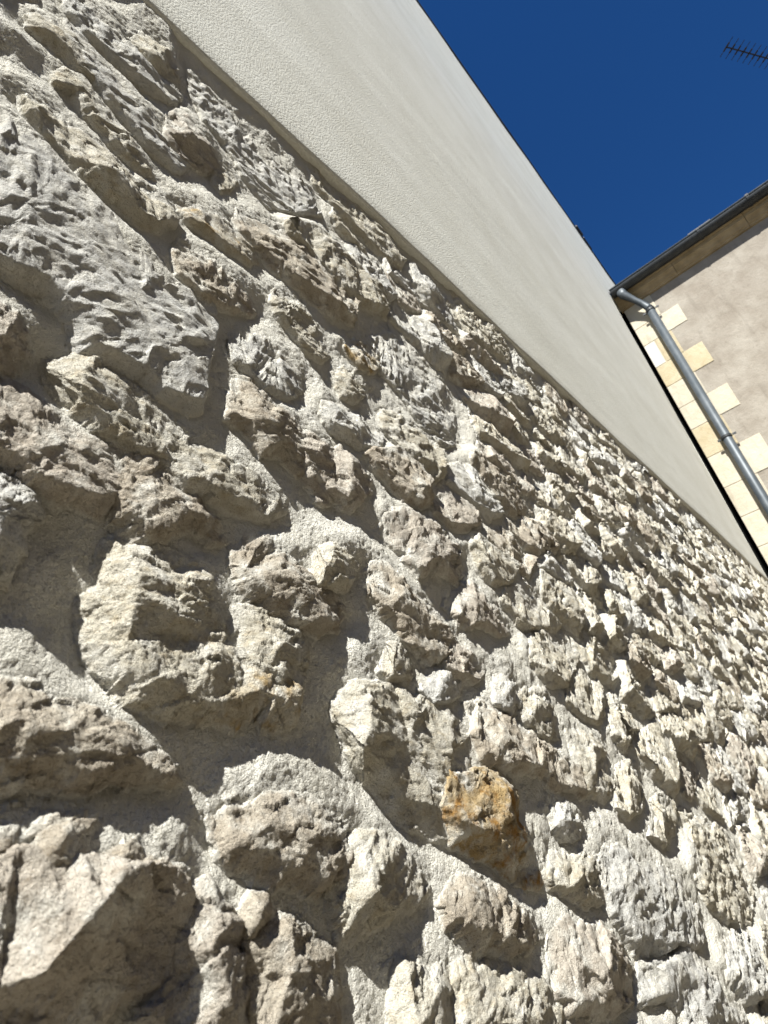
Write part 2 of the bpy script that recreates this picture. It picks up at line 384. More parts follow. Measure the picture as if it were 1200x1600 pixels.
# ------------------------------------------------------------------ rubble wall: traced and random stones as small height meshes
# each stone: material, outline of its front face, inner points; (x mm, height above the eye mm, proud of the mortar mm)
TRACED = [
('c', [(97,926,7),(122,942,15),(148,938,17),(179,919,17),(198,904,11),(187,873,15),(156,872,20),(132,890,22),(116,890,20),(99,883,8)], []),
('c', [(128,831,6),(142,856,13),(164,865,16),(182,841,17),(218,811,16),(259,769,10),(240,757,15),(208,771,19),(176,791,20),(162,819,20),(153,820,17),(135,806,16)], []),
('g', [(141,1022,7),(160,985,12),(182,940,17),(215,901,18),(260,868,17),(309,851,12),(291,814,15),(245,819,20),(197,854,22),(163,890,20),(137,926,15)], []),
('g', [(147,1092,8),(178,1054,15),(208,1047,16),(246,1027,17),(310,1031,12),(288,977,16),(229,962,22),(192,967,22),(161,969,20),(137,999,17)], []),
('c', [(224,1067,10),(239,1109,13),(272,1162,15),(291,1129,18),(305,1082,15),(300,1037,7),(273,1036,11),(254,1031,15),(238,1042,12)], [(257,1043,27)]),
('g', [(321,1164,5),(380,1169,7),(433,1158,8),(505,1126,8),(597,1084,7),(607,1037,7),(514,953,11),(457,906,11),(412,943,12),(385,996,12),(347,1013,11),(325,1066,7)], []),
('p', [(276,940,11),(294,974,15),(320,988,18),(340,958,18),(359,941,13),(375,913,4),(335,869,11),(292,846,19),(271,873,19)], [(305,902,29)]),
('c', [(351,864,4),(365,926,8),(390,951,10),(401,916,9),(384,875,12),(361,850,12)], []),
('o', [(282,743,8),(305,765,13),(335,774,14),(367,774,15),(395,759,14),(420,748,8),(397,723,15),(361,720,19),(327,724,19),(299,719,18),(287,730,12)], []),
('b', [(276,659,8),(293,682,13),(324,681,16),(348,670,17),(376,660,15),(408,661,7),(393,620,7),(347,599,16),(307,588,20),(280,601,20),(272,633,15)], []),
('g', [(45,746,16),(92,680,19),(125,679,20),(171,647,20),(219,609,20),(253,577,20),(283,584,18),(328,590,14),(332,562,12),(321,522,15),(309,483,18),(301,440,22),(290,415,24),(276,412,26),(255,410,26),(233,425,26),(220,425,26),(181,427,27),(160,459,27),(142,476,27),(117,471,28),(102,471,28),(70,484,28)], [(126,579,26),(186,521,28),(236,469,29),(271,457,28),(117,520,30),(167,573,25),(226,527,25)]),
('p', [(79,443,14),(112,437,18),(125,430,19),(134,418,14),(145,398,4),(131,366,8),(115,366,22),(87,369,24)], [(113,386,32)]),
('c', [(148,394,3),(169,420,9),(188,424,13),(201,414,15),(234,400,16),(284,382,13),(314,372,5),(279,335,16),(244,336,20),(222,334,22),(195,352,23),(174,363,22),(171,363,11),(158,362,3)], [(178,392,26),(171,370,28),(213,366,24)]),
('p', [(89,366,11),(119,363,15),(137,358,16),(154,348,15),(167,338,13),(191,336,13),(220,338,8),(220,303,13),(205,281,22),(187,272,25),(167,273,26),(144,274,26),(137,285,26),(119,289,26),(92,290,27)], [(144,308,25),(172,302,24)]),
('b', [(203,300,16),(221,330,13),(239,337,15),(259,320,15),(282,312,14),(310,290,11),(320,273,5),(298,264,12),(287,284,20),(271,283,25),(255,269,26),(245,257,26),(224,258,25),(213,268,24),(203,280,20)], [(235,287,27)]),
('g', [(97,281,14),(127,272,18),(139,268,18),(152,262,16),(158,252,11),(147,237,15),(140,218,19),(131,199,22),(108,179,23)], [(122,233,32)]),
('c', [(204,252,11),(236,252,14),(270,244,14),(292,229,14),(294,202,15),(310,186,10),(294,169,17),(330,169,14),(331,142,16),(302,129,23),(275,118,25),(258,125,26),(240,119,26),(225,124,26),(210,138,26),(208,134,16),(194,141,3),(181,186,1),(193,228,4)], [(216,219,30),(214,194,33),(208,168,34),(246,202,26),(283,219,20),(246,182,34),(241,168,25),(268,167,24),(273,148,30),(224,136,34)]),
('c', [(299,187,5),(317,209,9),(342,214,12),(367,205,13),(387,193,14),(394,174,13),(386,146,15),(368,132,21),(344,138,26),(328,148,26),(321,158,22),(314,168,9)], [(344,168,31),(333,180,22)]),
('o', [(319,159,17),(345,152,22),(368,133,25),(355,117,26),(333,125,30),(319,130,30),(297,123,27),(274,116,24),(270,135,20)], []),
('b', [(318,278,5),(337,290,10),(358,290,12),(371,275,14),(393,266,16),(409,256,16),(447,242,14),(466,223,7),(440,206,16),(405,197,22),(373,198,26),(350,215,27),(334,227,26),(323,239,22),(317,256,12)], [(360,242,27),(399,225,25)]),
('c', [(401,268,5),(430,296,9),(453,303,16),(479,301,16),(497,285,11),(475,260,18),(440,246,26),(417,246,25),(410,258,7)], [(439,283,28),(420,259,33)]),
('c', [(414,130,2),(438,150,9),(473,151,13),(509,148,12),(544,140,12),(572,138,12),(607,121,12),(638,96,11),(664,63,8),(610,50,15),(564,55,19),(540,32,20),(545,-2,13),(533,-2,11),(495,14,6),(467,29,2),(446,53,1),(430,78,3)], [(453,135,29),(439,100,31),(425,84,29),(463,69,19),(522,111,26),(539,108,18),(568,84,25),(583,78,16),(494,48,17),(509,89,17)]),
('r', [(561,60,21),(604,55,19),(660,68,12),(700,43,10),(701,20,12),(681,1,16),(703,-30,12),(711,-74,4),(645,-54,7),(599,-24,13),(548,-3,17),(534,28,22)], [(599,27,25),(654,26,28),(571,4,30),(614,-6,28)]),
('b', [(275,50,7),(289,62,12),(314,61,14),(342,59,14),(381,47,14),(412,31,12),(427,18,8),(387,-1,20),(368,-8,26),(339,5,27),(311,15,27),(287,26,24),(278,35,13)], [(318,35,30),(351,22,31)]),
('c', [(392,12,13),(418,23,13),(452,18,14),(473,6,13),(491,-14,12),(513,-44,5),(464,-34,17),(437,-41,24),(412,-39,25),(389,-34,24),(379,-24,16),(372,-5,14)], [(426,-7,29),(404,-20,35)]),
('b', [(113,142,15),(138,137,19),(152,132,19),(175,122,18),(199,117,18),(225,103,17),(247,87,15),(271,64,6),(242,72,19),(222,80,24),(205,77,28),(180,78,31),(154,84,32),(135,85,32),(112,87,32)], [(167,98,34),(199,95,30),(142,105,35)]),
('b', [(121,66,19),(143,60,21),(150,65,20),(162,59,20),(176,58,20),(194,55,20),(211,48,19),(234,33,18),(255,19,16),(263,4,11),(234,8,24),(222,17,32),(204,20,32),(185,23,30),(159,30,28),(141,34,26),(123,37,26)], [(168,41,36),(206,31,34)]),
('p', [(121,40,24),(142,40,28),(153,41,29),(174,36,29),(191,30,30),(203,28,33),(228,23,32),(248,11,28),(255,-6,22),(253,-31,16),(229,-39,19),(211,-35,22),(181,-25,27),(161,-19,30),(144,-15,32),(126,-10,32)], [(195,19,45),(185,9,48),(169,-4,48),(158,-14,46),(225,-9,22),(197,-19,27)]),
('p', [(251,9,14),(270,10,16),(281,-7,17),(299,-20,16),(293,-33,17),(291,-48,19),(288,-78,20),(242,-65,26),(221,-48,23),(243,-32,18)], [(258,-26,31),(268,-15,32),(269,-53,32)]),
('b', [(290,-10,13),(301,-1,15),(317,-5,15),(325,-18,14),(346,-21,13),(356,-34,12),(381,-51,8),(378,-73,9),(365,-114,11),(292,-91,26),(292,-60,20),(291,-33,20)], [(300,-14,29),(321,-47,30),(351,-53,23),(348,-74,26),(324,-30,27)]),
('p', [(130,-22,17),(151,-20,19),(170,-26,19),(195,-42,16),(201,-72,17),(134,-54,26)], []),
('c', [(423,-75,6),(441,-70,10),(474,-79,12),(504,-83,12),(540,-84,12),(561,-101,12),(620,-122,12),(666,-154,11),(723,-184,10),(746,-228,7),(629,-201,17),(478,-153,22),(414,-126,9),(420,-95,6)], [(437,-81,25),(514,-105,26),(430,-111,30),(553,-139,29),(607,-156,25)]),
('b', [(521,-33,8),(545,-27,12),(573,-31,14),(601,-47,13),(618,-65,14),(654,-80,13),(683,-112,5),(633,-107,17),(582,-89,24),(535,-72,27),(511,-60,26),(507,-49,18)], [(543,-49,27),(596,-78,26)]),
('p', [(675,-114,6),(699,-98,10),(725,-94,13),(757,-110,13),(799,-117,14),(829,-134,14),(855,-156,10),(871,-186,3),(841,-206,7),(787,-201,16),(733,-180,24),(676,-162,24),(657,-150,17),(665,-130,10)], [(777,-135,30),(736,-166,34),(706,-131,26)]),
('g', [(854,-179,7),(882,-176,10),(956,-191,12),(1025,-193,13),(1070,-207,12),(1097,-229,11),(1127,-263,10),(1199,-312,7),(1132,-348,9),(927,-284,22),(939,-240,21),(910,-217,22),(836,-206,13)], [(962,-197,26),(909,-194,27),(1018,-238,26)]),
('c', [(714,-40,9),(756,-33,10),(787,-49,12),(825,-47,13),(854,-67,12),(878,-93,7),(842,-109,13),(778,-92,22),(735,-75,24),(713,-67,16),(706,-54,9)], [(764,-67,30)]),
('g', [(848,-48,9),(912,-49,12),(997,-74,13),(1065,-92,13),(1126,-129,11),(1164,-173,8),(1154,-218,5),(1062,-200,15),(946,-172,22),(877,-155,23),(862,-137,23),(840,-119,21),(840,-99,18),(841,-74,14)], [(893,-98,28),(981,-128,25),(993,-160,25)]),
('g', [(757,6,9),(788,12,12),(817,10,13),(845,-14,11),(842,-35,7),(791,-32,15),(758,-16,15)], [(780,-7,25)]),
('c', [(1129,-16,8),(1180,-8,10),(1237,-17,12),(1231,-50,9),(1189,-77,6),(1108,-77,17),(1050,-60,18)], [(1121,-36,25)]),
('c', [(1041,44,7),(1114,57,10),(1154,35,9),(1120,-10,6),(1064,-25,13),(1000,-26,19),(968,-13,18)], [(1035,18,25)]),
('c', [(1242,-33,7),(1302,-43,10),(1386,-62,10),(1475,-97,10),(1521,-140,8),(1507,-220,5),(1398,-244,8),(1265,-209,18),(1201,-171,20),(1181,-136,17),(1230,-94,17),(1242,-84,9),(1256,-67,2)], [(1260,-65,21),(1297,-115,21)]),
('b', [(642,132,8),(673,139,11),(706,129,14),(738,115,15),(786,93,15),(836,71,15),(899,52,13),(931,25,6),(879,18,16),(818,27,20),(785,39,24),(752,54,26),(682,60,27),(639,74,26),(630,96,20),(643,118,12)], [(680,89,30),(765,65,28)]),
('c', [(775,148,8),(832,169,10),(876,162,12),(881,128,9),(876,90,7),(806,89,17),(767,111,19),(759,134,15)], [(815,132,23)]),
('g', [(724,171,7),(756,179,10),(781,173,11),(811,158,7),(779,131,11),(737,119,17),(705,133,17)], [(734,146,23)]),
('c', [(898,104,7),(939,111,10),(990,97,11),(1026,92,10),(1025,62,7),(1045,23,6),(958,2,13),(890,16,15),(871,39,10),(892,76,9)], [(948,78,21),(930,43,20)]),
('b', [(329,448,9),(347,494,6),(369,502,10),(388,490,12),(414,475,13),(437,461,12),(461,437,7),(456,387,5),(420,383,16),(395,411,24),(368,390,26),(350,418,24),(329,421,22)], [(365,446,28),(381,427,30),(408,406,24)]),
('p', [(431,461,8),(460,460,11),(490,461,12),(511,438,7),(511,417,6),(482,396,11),(489,362,3),(451,352,13),(434,380,19),(427,416,20)], [(458,425,23)]),
('c', [(248,360,10),(274,371,14),(303,367,15),(331,366,15),(367,352,14),(395,339,10),(400,326,6),(360,307,16),(332,314,21),(301,316,24),(270,316,24),(248,332,17)], [(299,337,26)]),
('p', [(480,435,7),(511,463,10),(537,454,12),(562,431,11),(563,409,7),(519,375,18),(491,369,21),(462,380,17)], [(506,413,25)]),
('p', [(550,344,3),(575,385,10),(627,400,13),(681,399,14),(718,381,14),(751,364,9),(740,323,6),(703,299,13),(658,326,26),(630,314,27),(601,297,26),(587,317,19),(573,329,8)], [(631,354,26)]),
('p', [(648,260,5),(701,298,9),(749,315,12),(777,293,12),(800,277,11),(835,246,5),(782,234,12),(745,245,21),(707,239,22),(675,249,21),(665,252,9)], [(719,271,25)]),
('b', [(502,285,6),(531,299,11),(559,292,13),(589,280,13),(622,255,11),(654,230,10),(673,214,6),(629,191,15),(590,182,19),(555,194,19),(536,230,21),(515,234,21),(500,249,15)], [(543,248,28),(578,221,23)]),
('c', [(493,168,6),(513,195,10),(532,198,13),(552,187,11),(563,168,6),(537,157,17),(503,155,21),(491,162,14)], [(506,177,26)]),
('g', [(569,166,8),(597,177,10),(629,171,11),(653,161,8),(641,144,9),(595,130,18),(566,131,19),(553,144,14)], [(590,152,23)]),
('p', [(622,193,8),(651,209,11),(687,199,11),(728,180,6),(689,163,13),(645,167,18),(615,175,15)], [(651,180,21)]),
('c', [(427,691,6),(451,725,10),(479,732,11),(493,711,11),(515,681,9),(542,639,3),(502,605,13),(467,617,18),(440,641,19),(427,666,15)], []),
('g', [(342,568,4),(365,595,7),(392,592,10),(423,582,11),(460,563,10),(461,528,6),(423,496,15),(388,493,18),(365,505,18),(350,516,15),(344,534,5)], []),
('g', [(662,809,3),(731,838,6),(805,822,7),(895,796,7),(905,728,5),(874,619,3),(789,576,10),(735,594,11),(702,648,11),(661,675,11),(644,716,8)], []),
('o', [(581,718,7),(619,734,10),(651,722,11),(671,701,6),(635,656,14),(592,642,18),(567,669,15)], []),
('c', [(521,596,3),(558,636,6),(596,644,10),(625,626,6),(578,570,10),(535,555,10)], [(557,589,16)]),
]

def project(P):
    q = (P - CAM) @ BAS.T
    return 600 + 950*q[:, 0]/q[:, 2], 800 + 950*q[:, 1]/q[:, 2], q[:, 2]

stones = []                                     # (mat, out (n,3) metres, inn (m,3))
for m, o, i in TRACED:
    stones.append((m, np.array(o, float)/1000, np.array(i, float).reshape(-1, 3)/1000))

AN = 1.95                                       # stones lie flat: heights are stretched before cutting cells
def dense(o, step=0.012):
    P = []
    for a, b in zip(o, np.roll(o, -1, 0)):
        n = max(1, int(np.linalg.norm((b-a)[:2])/step))
        P += [a[:2] + (b-a)[:2]*k/n for k in range(n)]
    return P
obst = []
for m, o, i in stones:
    obst += dense(o)
    c = o[:, :2].mean(0)
    obst += [c*0.5 + 0.5*q[:2] for q in o] + [c]
obst = np.array(obst) * [1, AN]
X0, X1, Z0, Z1 = -0.55, 5.44, -0.82, 1.145
seeds = np.zeros((0, 2))
def inside(p, o):
    x, z = o[:, 0], o[:, 1]; x2, z2 = np.roll(x, -1), np.roll(z, -1)
    c = (z > p[1]) != (z2 > p[1])
    return (c & (p[0] < (x2-x)*(p[1]-z)/np.where(z2 == z, 1e-9, z2-z) + x)).sum() % 2 == 1
traced_o = [o for m, o, i in stones]
for rad, tries in ((0.185, 1500), (0.145, 2500), (0.112, 2800)):
    cand = np.stack([rng.uniform(X0, X1, tries), rng.uniform(Z0, Z1, tries)*AN], 1)
    rr = rad * rng.uniform(0.85, 1.15, tries)
    for c, r in zip(cand, rr):
        if rad < 0.06 and c[0] > 1.25: continue
        if len(seeds) and (((seeds - c)**2).sum(1) < r*r).any(): continue
        if (((obst - c)**2).sum(1) < (0.58*r)**2).any(): continue
        if c[0] < 1.4 and any(inside((c[0], c[1]/AN), o) for o in traced_o): continue
        seeds = np.vstack([seeds, c])
allp = np.vstack([seeds, obst])
def clip(poly, n, c):
    out = []
    for a, b in zip(poly, poly[1:] + poly[:1]):
        da, db = n @ a - c, n @ b - c
        if da <= 0: out.append(a)
        if da * db < 0: out.append(a + (b-a)*da/(da-db))
    return out
mats = ['c', 'c', 'g', 'g', 'p', 'b', 'c', 'g', 'c', 'p', 'b', 'c', 'g', 'c', 'c', 'c']
nfill = 0
for k, s0 in enumerate(seeds):
    d2 = ((allp - s0)**2).sum(1)
    idx = np.argpartition(d2, 60)[:60]; idx = idx[np.argsort(d2[idx])][1:]
    R = 0.20
    poly = [s0 + np.array(q)*R for q in ((-1,-1),(1,-1),(1,1),(-1,1))]
    for j in idx:
        if d2[j] > 4*R*R: break
        n = allp[j] - s0
        poly = clip(poly, n, n @ ((allp[j]+s0)/2 if j < len(seeds) else s0 + 0.80*n))
        if len(poly) < 3: break
    if len(poly) < 3: continue
    poly = np.array(poly) / [1, AN]
    c = poly.mean(0)
    sz = np.ptp(poly, 0)
    if sz.min() < 0.014: continue
    # resample to an uneven outline
    pts = []
    for a, b in zip(poly, np.roll(poly, -1, 0)):
        L = np.linalg.norm(b-a)
        if L < 0.008: continue
        n = max(1, int(L/0.045))
        for q in range(n):
            t = (q + rng.uniform(0.1, 0.6))/n
            pts.append(a + (b-a)*t)
    if len(pts) < 4: continue
    pts = np.array(pts)
    joint = rng.uniform(0.001, 0.005)
    rel = pts - c
    Lr = np.linalg.norm(rel, axis=1)[:, None]
    pts = c + rel*np.clip(1 - joint/Lr, 0.55, 1) * rng.uniform(0.94, 1.05, (len(pts), 1))
    big = min(1.0, math.sqrt(sz[0]*sz[1])/0.10)
    hb = rng.uniform(0.015, 0.034)*(0.45+0.55*big); ht = rng.uniform(0.003, 0.013)
    if c[1] + sz[1]/2 > 1.08: hb = min(hb, 0.016); ht = min(ht, 0.007)
    if rng.random() < 0.12: ht, hb = hb*0.8, ht + 0.012
    tx = rng.normal(0, 0.007)
    fz = (c[1]+sz[1]/2 - pts[:, 1])/sz[1]; fx = (pts[:, 0]-c[0])/sz[0]
    h = ht + (hb-ht)*np.clip(fz, 0, 1) + tx*fx*2 + rng.normal(0, 0.003, len(pts))
    h = np.maximum(h, 0.001)
    inn = []
    for q in range(rng.integers(1, 4)):
        p = c + rng.uniform(-0.28, 0.28, 2)*sz
        f = (c[1]+sz[1]/2 - p[1])/sz[1]
        inn.append((p[0], p[1], ht + (hb-ht)*f + tx*2*(p[0]-c[0])/sz[0] + rng.uniform(0.003, 0.014)*big))
    stones.append((mats[rng.integers(len(mats))], np.column_stack([pts, h]), np.array(inn)))
    nfill += 1

# base triangles of every stone: the front face, then a skirt that dives into the mortar
VV = []; TT = []; SID = []; nv = 0
for sid, (m, o, inn) in enumerate(stones):
    n = len(o); pts = np.vstack([o, inn]) if len(inn) else o
    per = pts[:, :2] * (0.4/(0.4 - pts[:, 2]))[:, None]
    try:
        vco, ed, tri, ov, oe, of = delaunay_2d_cdt([Vector(p) for p in per], [], [list(range(n))], 1, 1e-5)
    except Exception:
        continue
    if len(vco) != len(pts):
        mp = [(v[0] if v else -1) for v in ov]
    else:
        mp = [v[0] for v in ov]
    tris = [[mp[i] for i in t] for t in tri]
    tris = [t for t in tris if min(t) >= 0 and len(set(t)) == 3]
    area = 0.5*np.sum(o[:, 0]*np.roll(o[:, 1], -1) - np.roll(o[:, 0], -1)*o[:, 1])
    sgn = 1 if area > 0 else -1
    ta = np.roll(o, -1, 0) - np.roll(o, 1, 0)
    nrm = np.column_stack([ta[:, 1], -ta[:, 0]])*sgn
    nrm /= np.linalg.norm(nrm, axis=1)[:, None] + 1e-9
    down = np.clip(-nrm[:, 1], 0, 1)
    left = np.clip(-nrm[:, 0], 0, 1)
    out_w = ((0.16 + 1.05*down + 0.45*left)*o[:, 2] + 0.002)*rng.uniform(0.6, 1.5, n)
    base = np.column_stack([o[:, :2] + nrm*out_w[:, None], np.full(n, -0.012)])
    P = np.vstack([pts, base])
    nb = len(pts)
    fr = []
    for i in range(n):
        j = (i+1) % n
        fr += [[i, nb+i, nb+j], [i, nb+j, j]] if sgn > 0 else [[i, nb+j, nb+i], [i, j, nb+j]]
    allt = np.array(tris + fr)
    # orient the face triangles outwards
    for t in allt[:len(tris)]:
        a, b, c = pts[t]
        if ((b-a)[0]*(c-a)[1] - (b-a)[1]*(c-a)[0]) < 0: t[1], t[2] = t[2], t[1]
    VV.append(P); TT.append(allt + nv); SID += [sid]*len(allt); nv += len(P)
VV = np.vstack(VV); TT = np.vstack(TT); SID = np.array(SID)
print('stones', len(stones), 'fill', nfill, 'base tris', len(TT))

# height map of all stones, for the mortar that is packed round them
CELL = 0.003
GX, GZ = -0.60, -0.90
nx, nz = int((5.62-GX)/CELL), int((1.22-GZ)/CELL)
HM = np.full((nx, nz), -0.004)
for t in TT:
    a, b, c = VV[t]
    i0 = max(0, int((min(a[0],b[0],c[0])-GX)/CELL)); i1 = min(nx-1, int((max(a[0],b[0],c[0])-GX)/CELL)+1)
    j0 = max(0, int((min(a[1],b[1],c[1])-GZ)/CELL)); j1 = min(nz-1, int((max(a[1],b[1],c[1])-GZ)/CELL)+1)
    if i1 < i0 or j1 < j0: continue
    den = (b[1]-c[1])*(a[0]-c[0]) + (c[0]-b[0])*(a[1]-c[1])
    if abs(den) < 1e-10: continue
    gx = GX + (np.arange(i0, i1+1)+0.5)*CELL; gz = GZ + (np.arange(j0, j1+1)+0.5)*CELL
    gx = gx[:, None]; gz = gz[None, :]
    l1 = ((b[1]-c[1])*(gx-c[0]) + (c[0]-b[0])*(gz-c[1]))/den
    l2 = ((c[1]-a[1])*(gx-c[0]) + (a[0]-c[0])*(gz-c[1]))/den
    l3 = 1-l1-l2
    ins = (l1 >= -0.02) & (l2 >= -0.02) & (l3 >= -0.02)
    hh = l1*a[2]+l2*b[2]+l3*c[2]
    sub = HM[i0:i1+1, j0:j1+1]
    sub[ins] = np.maximum(sub[ins], hh[ins])
def blur(A, s):
    r = int(3*s); k = np.exp(-0.5*(np.arange(-r, r+1)/s)**2); k /= k.sum()
    for ax in (0, 1):
        pad = [(0, 0), (0, 0)]; pad[ax] = (r, r)
        B = np.pad(A, pad, mode='edge'); out = np.zeros_like(A)
        for q, kk in enumerate(k):
            out += kk * (B[q:q+A.shape[0], :] if ax == 0 else B[:, q:q+A.shape[1]])
        A = out
    return A
# the mortar is dressed flush with the upper edges of the stones and falls back under their lower edges
WS = np.zeros((nx, nz)); WV = np.zeros((nx, nz))
for m, o, inn in stones:
    ar = np.sum(o[:, 0]*np.roll(o[:, 1], -1) - np.roll(o[:, 0], -1)*o[:, 1])
    for a, b in zip(o, np.roll(o, -1, 0)):
        L = np.linalg.norm((b-a)[:2])
        n = max(1, int(L/0.004))
        up = -(b-a)[0]/(L+1e-9)*(1 if ar > 0 else -1)          # +1 on an upper edge, -1 under the stone
        for k in range(n):
            q = a + (b-a)*(k+0.5)/n
            i = int((q[0]-GX)/CELL); j = int((q[1]-GZ)/CELL)
            if 0 <= i < nx and 0 <= j < nz:
                tv = np.interp(up, [-1, -0.35, 0.25, 0.6], [0.32*q[2], 0.42*q[2], 0.88*q[2]+0.001, 1.0*q[2]+0.001])
                WS[i, j] += 1; WV[i, j] += tv
num = 0; den = 1e-9
for sg, wt in ((2.0, 1.0), (5.0, 0.35), (14.0, 0.03)):
    num = num + wt*blur(WV, sg); den = den + wt*blur(WS, sg)
HB = blur(num/den, 2.2) - 0.0012
HB += 0.006*np.clip(1.0 - 1.2*blur((HM > 0.005).astype(float), 9), 0, 1)
zz_ = GZ + (np.arange(nz)+0.5)*CELL
HB += 0.004*np.clip((zz_-1.12)/0.06, 0, 1)[None, :]

def sample(A, x, z):
    fx = np.clip((x-GX)/CELL-0.5, 0, nx-1.001); fz = np.clip((z-GZ)/CELL-0.5, 0, nz-1.001)
    i = fx.astype(int); j = fz.astype(int); u = fx-i; v = fz-j
    return A[i,j]*(1-u)*(1-v)+A[i+1,j]*u*(1-v)+A[i,j+1]*(1-u)*v+A[i+1,j+1]*u*v

# mortar sheet in blocks that get coarser with distance
mv = []; mf = []; nb = 0
for (x0, x1, z0, z1, st) in ((-0.60, 0.05, -0.90, 1.215, 0.006), (0.044, 0.56, -0.18, 1.215, 0.0021), (0.044, 0.56, -0.90, -0.174, 0.006),
                             (0.555, 1.30, -0.42, 1.215, 0.0032), (0.555, 1.30, -0.90, -0.415, 0.008),
                             (1.295, 2.70, -0.60, 1.215, 0.0052), (2.69, 5.56, -0.60, 1.215, 0.009)):
    gx = np.arange(x0, x1, st); gz = np.arange(z0, z1, st)
    A, B = np.meshgrid(gx, gz, indexing='ij'); x = A.ravel(); z = B.ravel()
    y0 = sample(HB, x, z)
    p = np.column_stack([x, y0, z])
    if st > 0.003: y0 = y0 + 0.0014*facet(p*75+12)
    h = y0 + 0.0026*noise3(p*30) + 0.0005*facet(p*45+2) + 0.0008*noise3(p*85+7) + 0.0007*noise3(p*190+3)
    if st < 0.004: h = h + 0.0007*noise3(p*400+9) + 0.0006*noise3(p*[300, 300, 900]+5)
    keep = (sample(HM, x, z) - h) < 0.013
    kk = keep.reshape(A.shape)
    q = np.arange(len(x)).reshape(A.shape)
    ok = kk[:-1,:-1] | kk[1:,:-1] | kk[1:,1:] | kk[:-1,1:]
    F = np.stack([q[:-1,:-1], q[1:,:-1], q[1:,1:], q[:-1,1:]], -1)[ok]
    u, inv = np.unique(F, return_inverse=True)
    mv.append(np.column_stack([x, -h, z+ZC])[u]); mf.append(inv.reshape(F.shape)+nb); nb += len(u)
me = np_mesh('mortar', np.vstack(mv), np.vstack(mf))
print('mortar quads', len(me.polygons))
rubble = link('rubble_wall', me, M['mortar'], house)
rubble['label'] = 'rough lime mortared rubble stone base of the wall'
# plain backing below and behind what the picture shows
MB().box((-1.6, 0.03, 0.0), (5.46, 0.5, LIP+0.004)).build('wall_core', M['mortar'], house)

# refine all stone triangles together until they are about two pixels long
V3 = np.column_stack([VV[:, 0], -VV[:, 2], VV[:, 1] + ZC])
vs_ = np.zeros(len(V3), int)
for t, s_ in ((TT, SID),):
    vs_[t.ravel()] = np.repeat(s_, 3)
cen = np.array([s_[1].mean(0) for s_ in stones]); cw = np.column_stack([cen[:, 0], -cen[:, 2], cen[:, 1]+ZC])
pu, pv, pd = project(cw)
vis = (pd > 0.05) & (pu > -70) & (pu < 1240) & (pv > -70) & (pv < 1650)
for it in range(9):
    E = np.sort(np.stack([TT[:, [0,1]], TT[:, [1,2]], TT[:, [2,0]]], 1).reshape(-1, 2), 1)
    key = E[:, 0].astype(np.int64)*len(V3) + E[:, 1]
    u, first, inv = np.unique(key, return_index=True, return_inverse=True)
    ue = E[first]
    a = V3[ue[:, 0]]; b = V3[ue[:, 1]]; mid = (a+b)/2; L = np.linalg.norm(b-a, axis=1)
    D = np.linalg.norm(mid - CAM, axis=1)
    lim = np.interp(D, [0.3, 0.9, 1.6, 6], [0.0054, 0.0048, 0.0036, 0.0036])*D; lim = np.where(vis[vs_[ue[:, 0]]], lim, np.maximum(lim, 0.03))
    mark = L > lim
    if not mark.any(): break
    newi = np.full(len(ue), -1); newi[mark] = len(V3) + np.arange(mark.sum())
    am = mid[mark]
    if it < 4:
        Lm = L[mark]
        jit = rng.normal(0, 1, (len(am), 3)) * (Lm*(0.03 if it < 2 else 0.04))[:, None]
        am = am + np.clip(jit, -0.004, 0.004)
    V3 = np.vstack([V3, am]); vs_ = np.concatenate([vs_, vs_[ue[mark, 0]]])
    ne = newi[inv.reshape(-1, 3)]                    # new vertex on edges ab, bc, ca
    cnt = (ne >= 0).sum(1)
    out = [TT[cnt == 0]]; so = [SID[cnt == 0]]
    T3 = TT[cnt == 3]; n3 = ne[cnt == 3]
    for q in ((T3[:,0], n3[:,0], n3[:,2]), (n3[:,0], T3[:,1], n3[:,1]), (n3[:,2], n3[:,1], T3[:,2]), (n3[:,0], n3[:,1], n3[:,2])):
        out.append(np.stack(q, 1)); so.append(SID[cnt == 3])
    for r in range(3):
        s1 = (cnt == 1) & (ne[:, r] >= 0)
        A_, B_, C_ = TT[s1][:, r], TT[s1][:, (r+1) % 3], TT[s1][:, (r+2) % 3]; m_ = ne[s1][:, r]
        out += [np.stack([A_, m_, C_], 1), np.stack([m_, B_, C_], 1)]; so += [SID[s1]]*2
        s2 = (cnt == 2) & (ne[:, (r+2) % 3] < 0)
        A_, B_, C_ = TT[s2][:, r], TT[s2][:, (r+1) % 3], TT[s2][:, (r+2) % 3]
        p_, q_ = ne[s2][:, r], ne[s2][:, (r+1) % 3]
        out += [np.stack([p_, B_, q_], 1), np.stack([A_, p_, q_], 1), np.stack([A_, q_, C_], 1)]; so += [SID[s2]]*3
    TT = np.vstack(out); SID = np.concatenate(so)
print('stone tris', len(TT), 'verts', len(V3))

def vnormals(V, T):
    n = np.cross(V[T[:, 1]]-V[T[:, 0]], V[T[:, 2]]-V[T[:, 0]])
    out = np.zeros_like(V)
    for k in range(3):
        for c in range(3):
            out[:, c] += np.bincount(T[:, k], n[:, c], len(V))
    return out/(np.linalg.norm(out, axis=1)[:, None]+1e-12)
def smooth(V, T, lam):
    s = np.zeros_like(V); w_ = np.zeros(len(V))
    for i, j in ((0,1),(1,2),(2,0),(1,0),(2,1),(0,2)):
        w_ += np.bincount(T[:, i], minlength=len(V))
        for c in range(3): s[:, c] += np.bincount(T[:, i], V[T[:, j], c], len(V))
    return V + lam*(s/np.maximum(w_, 1)[:, None] - V)
V3 = smooth(V3, TT, 0.5)
nr = vnormals(V3, TT)
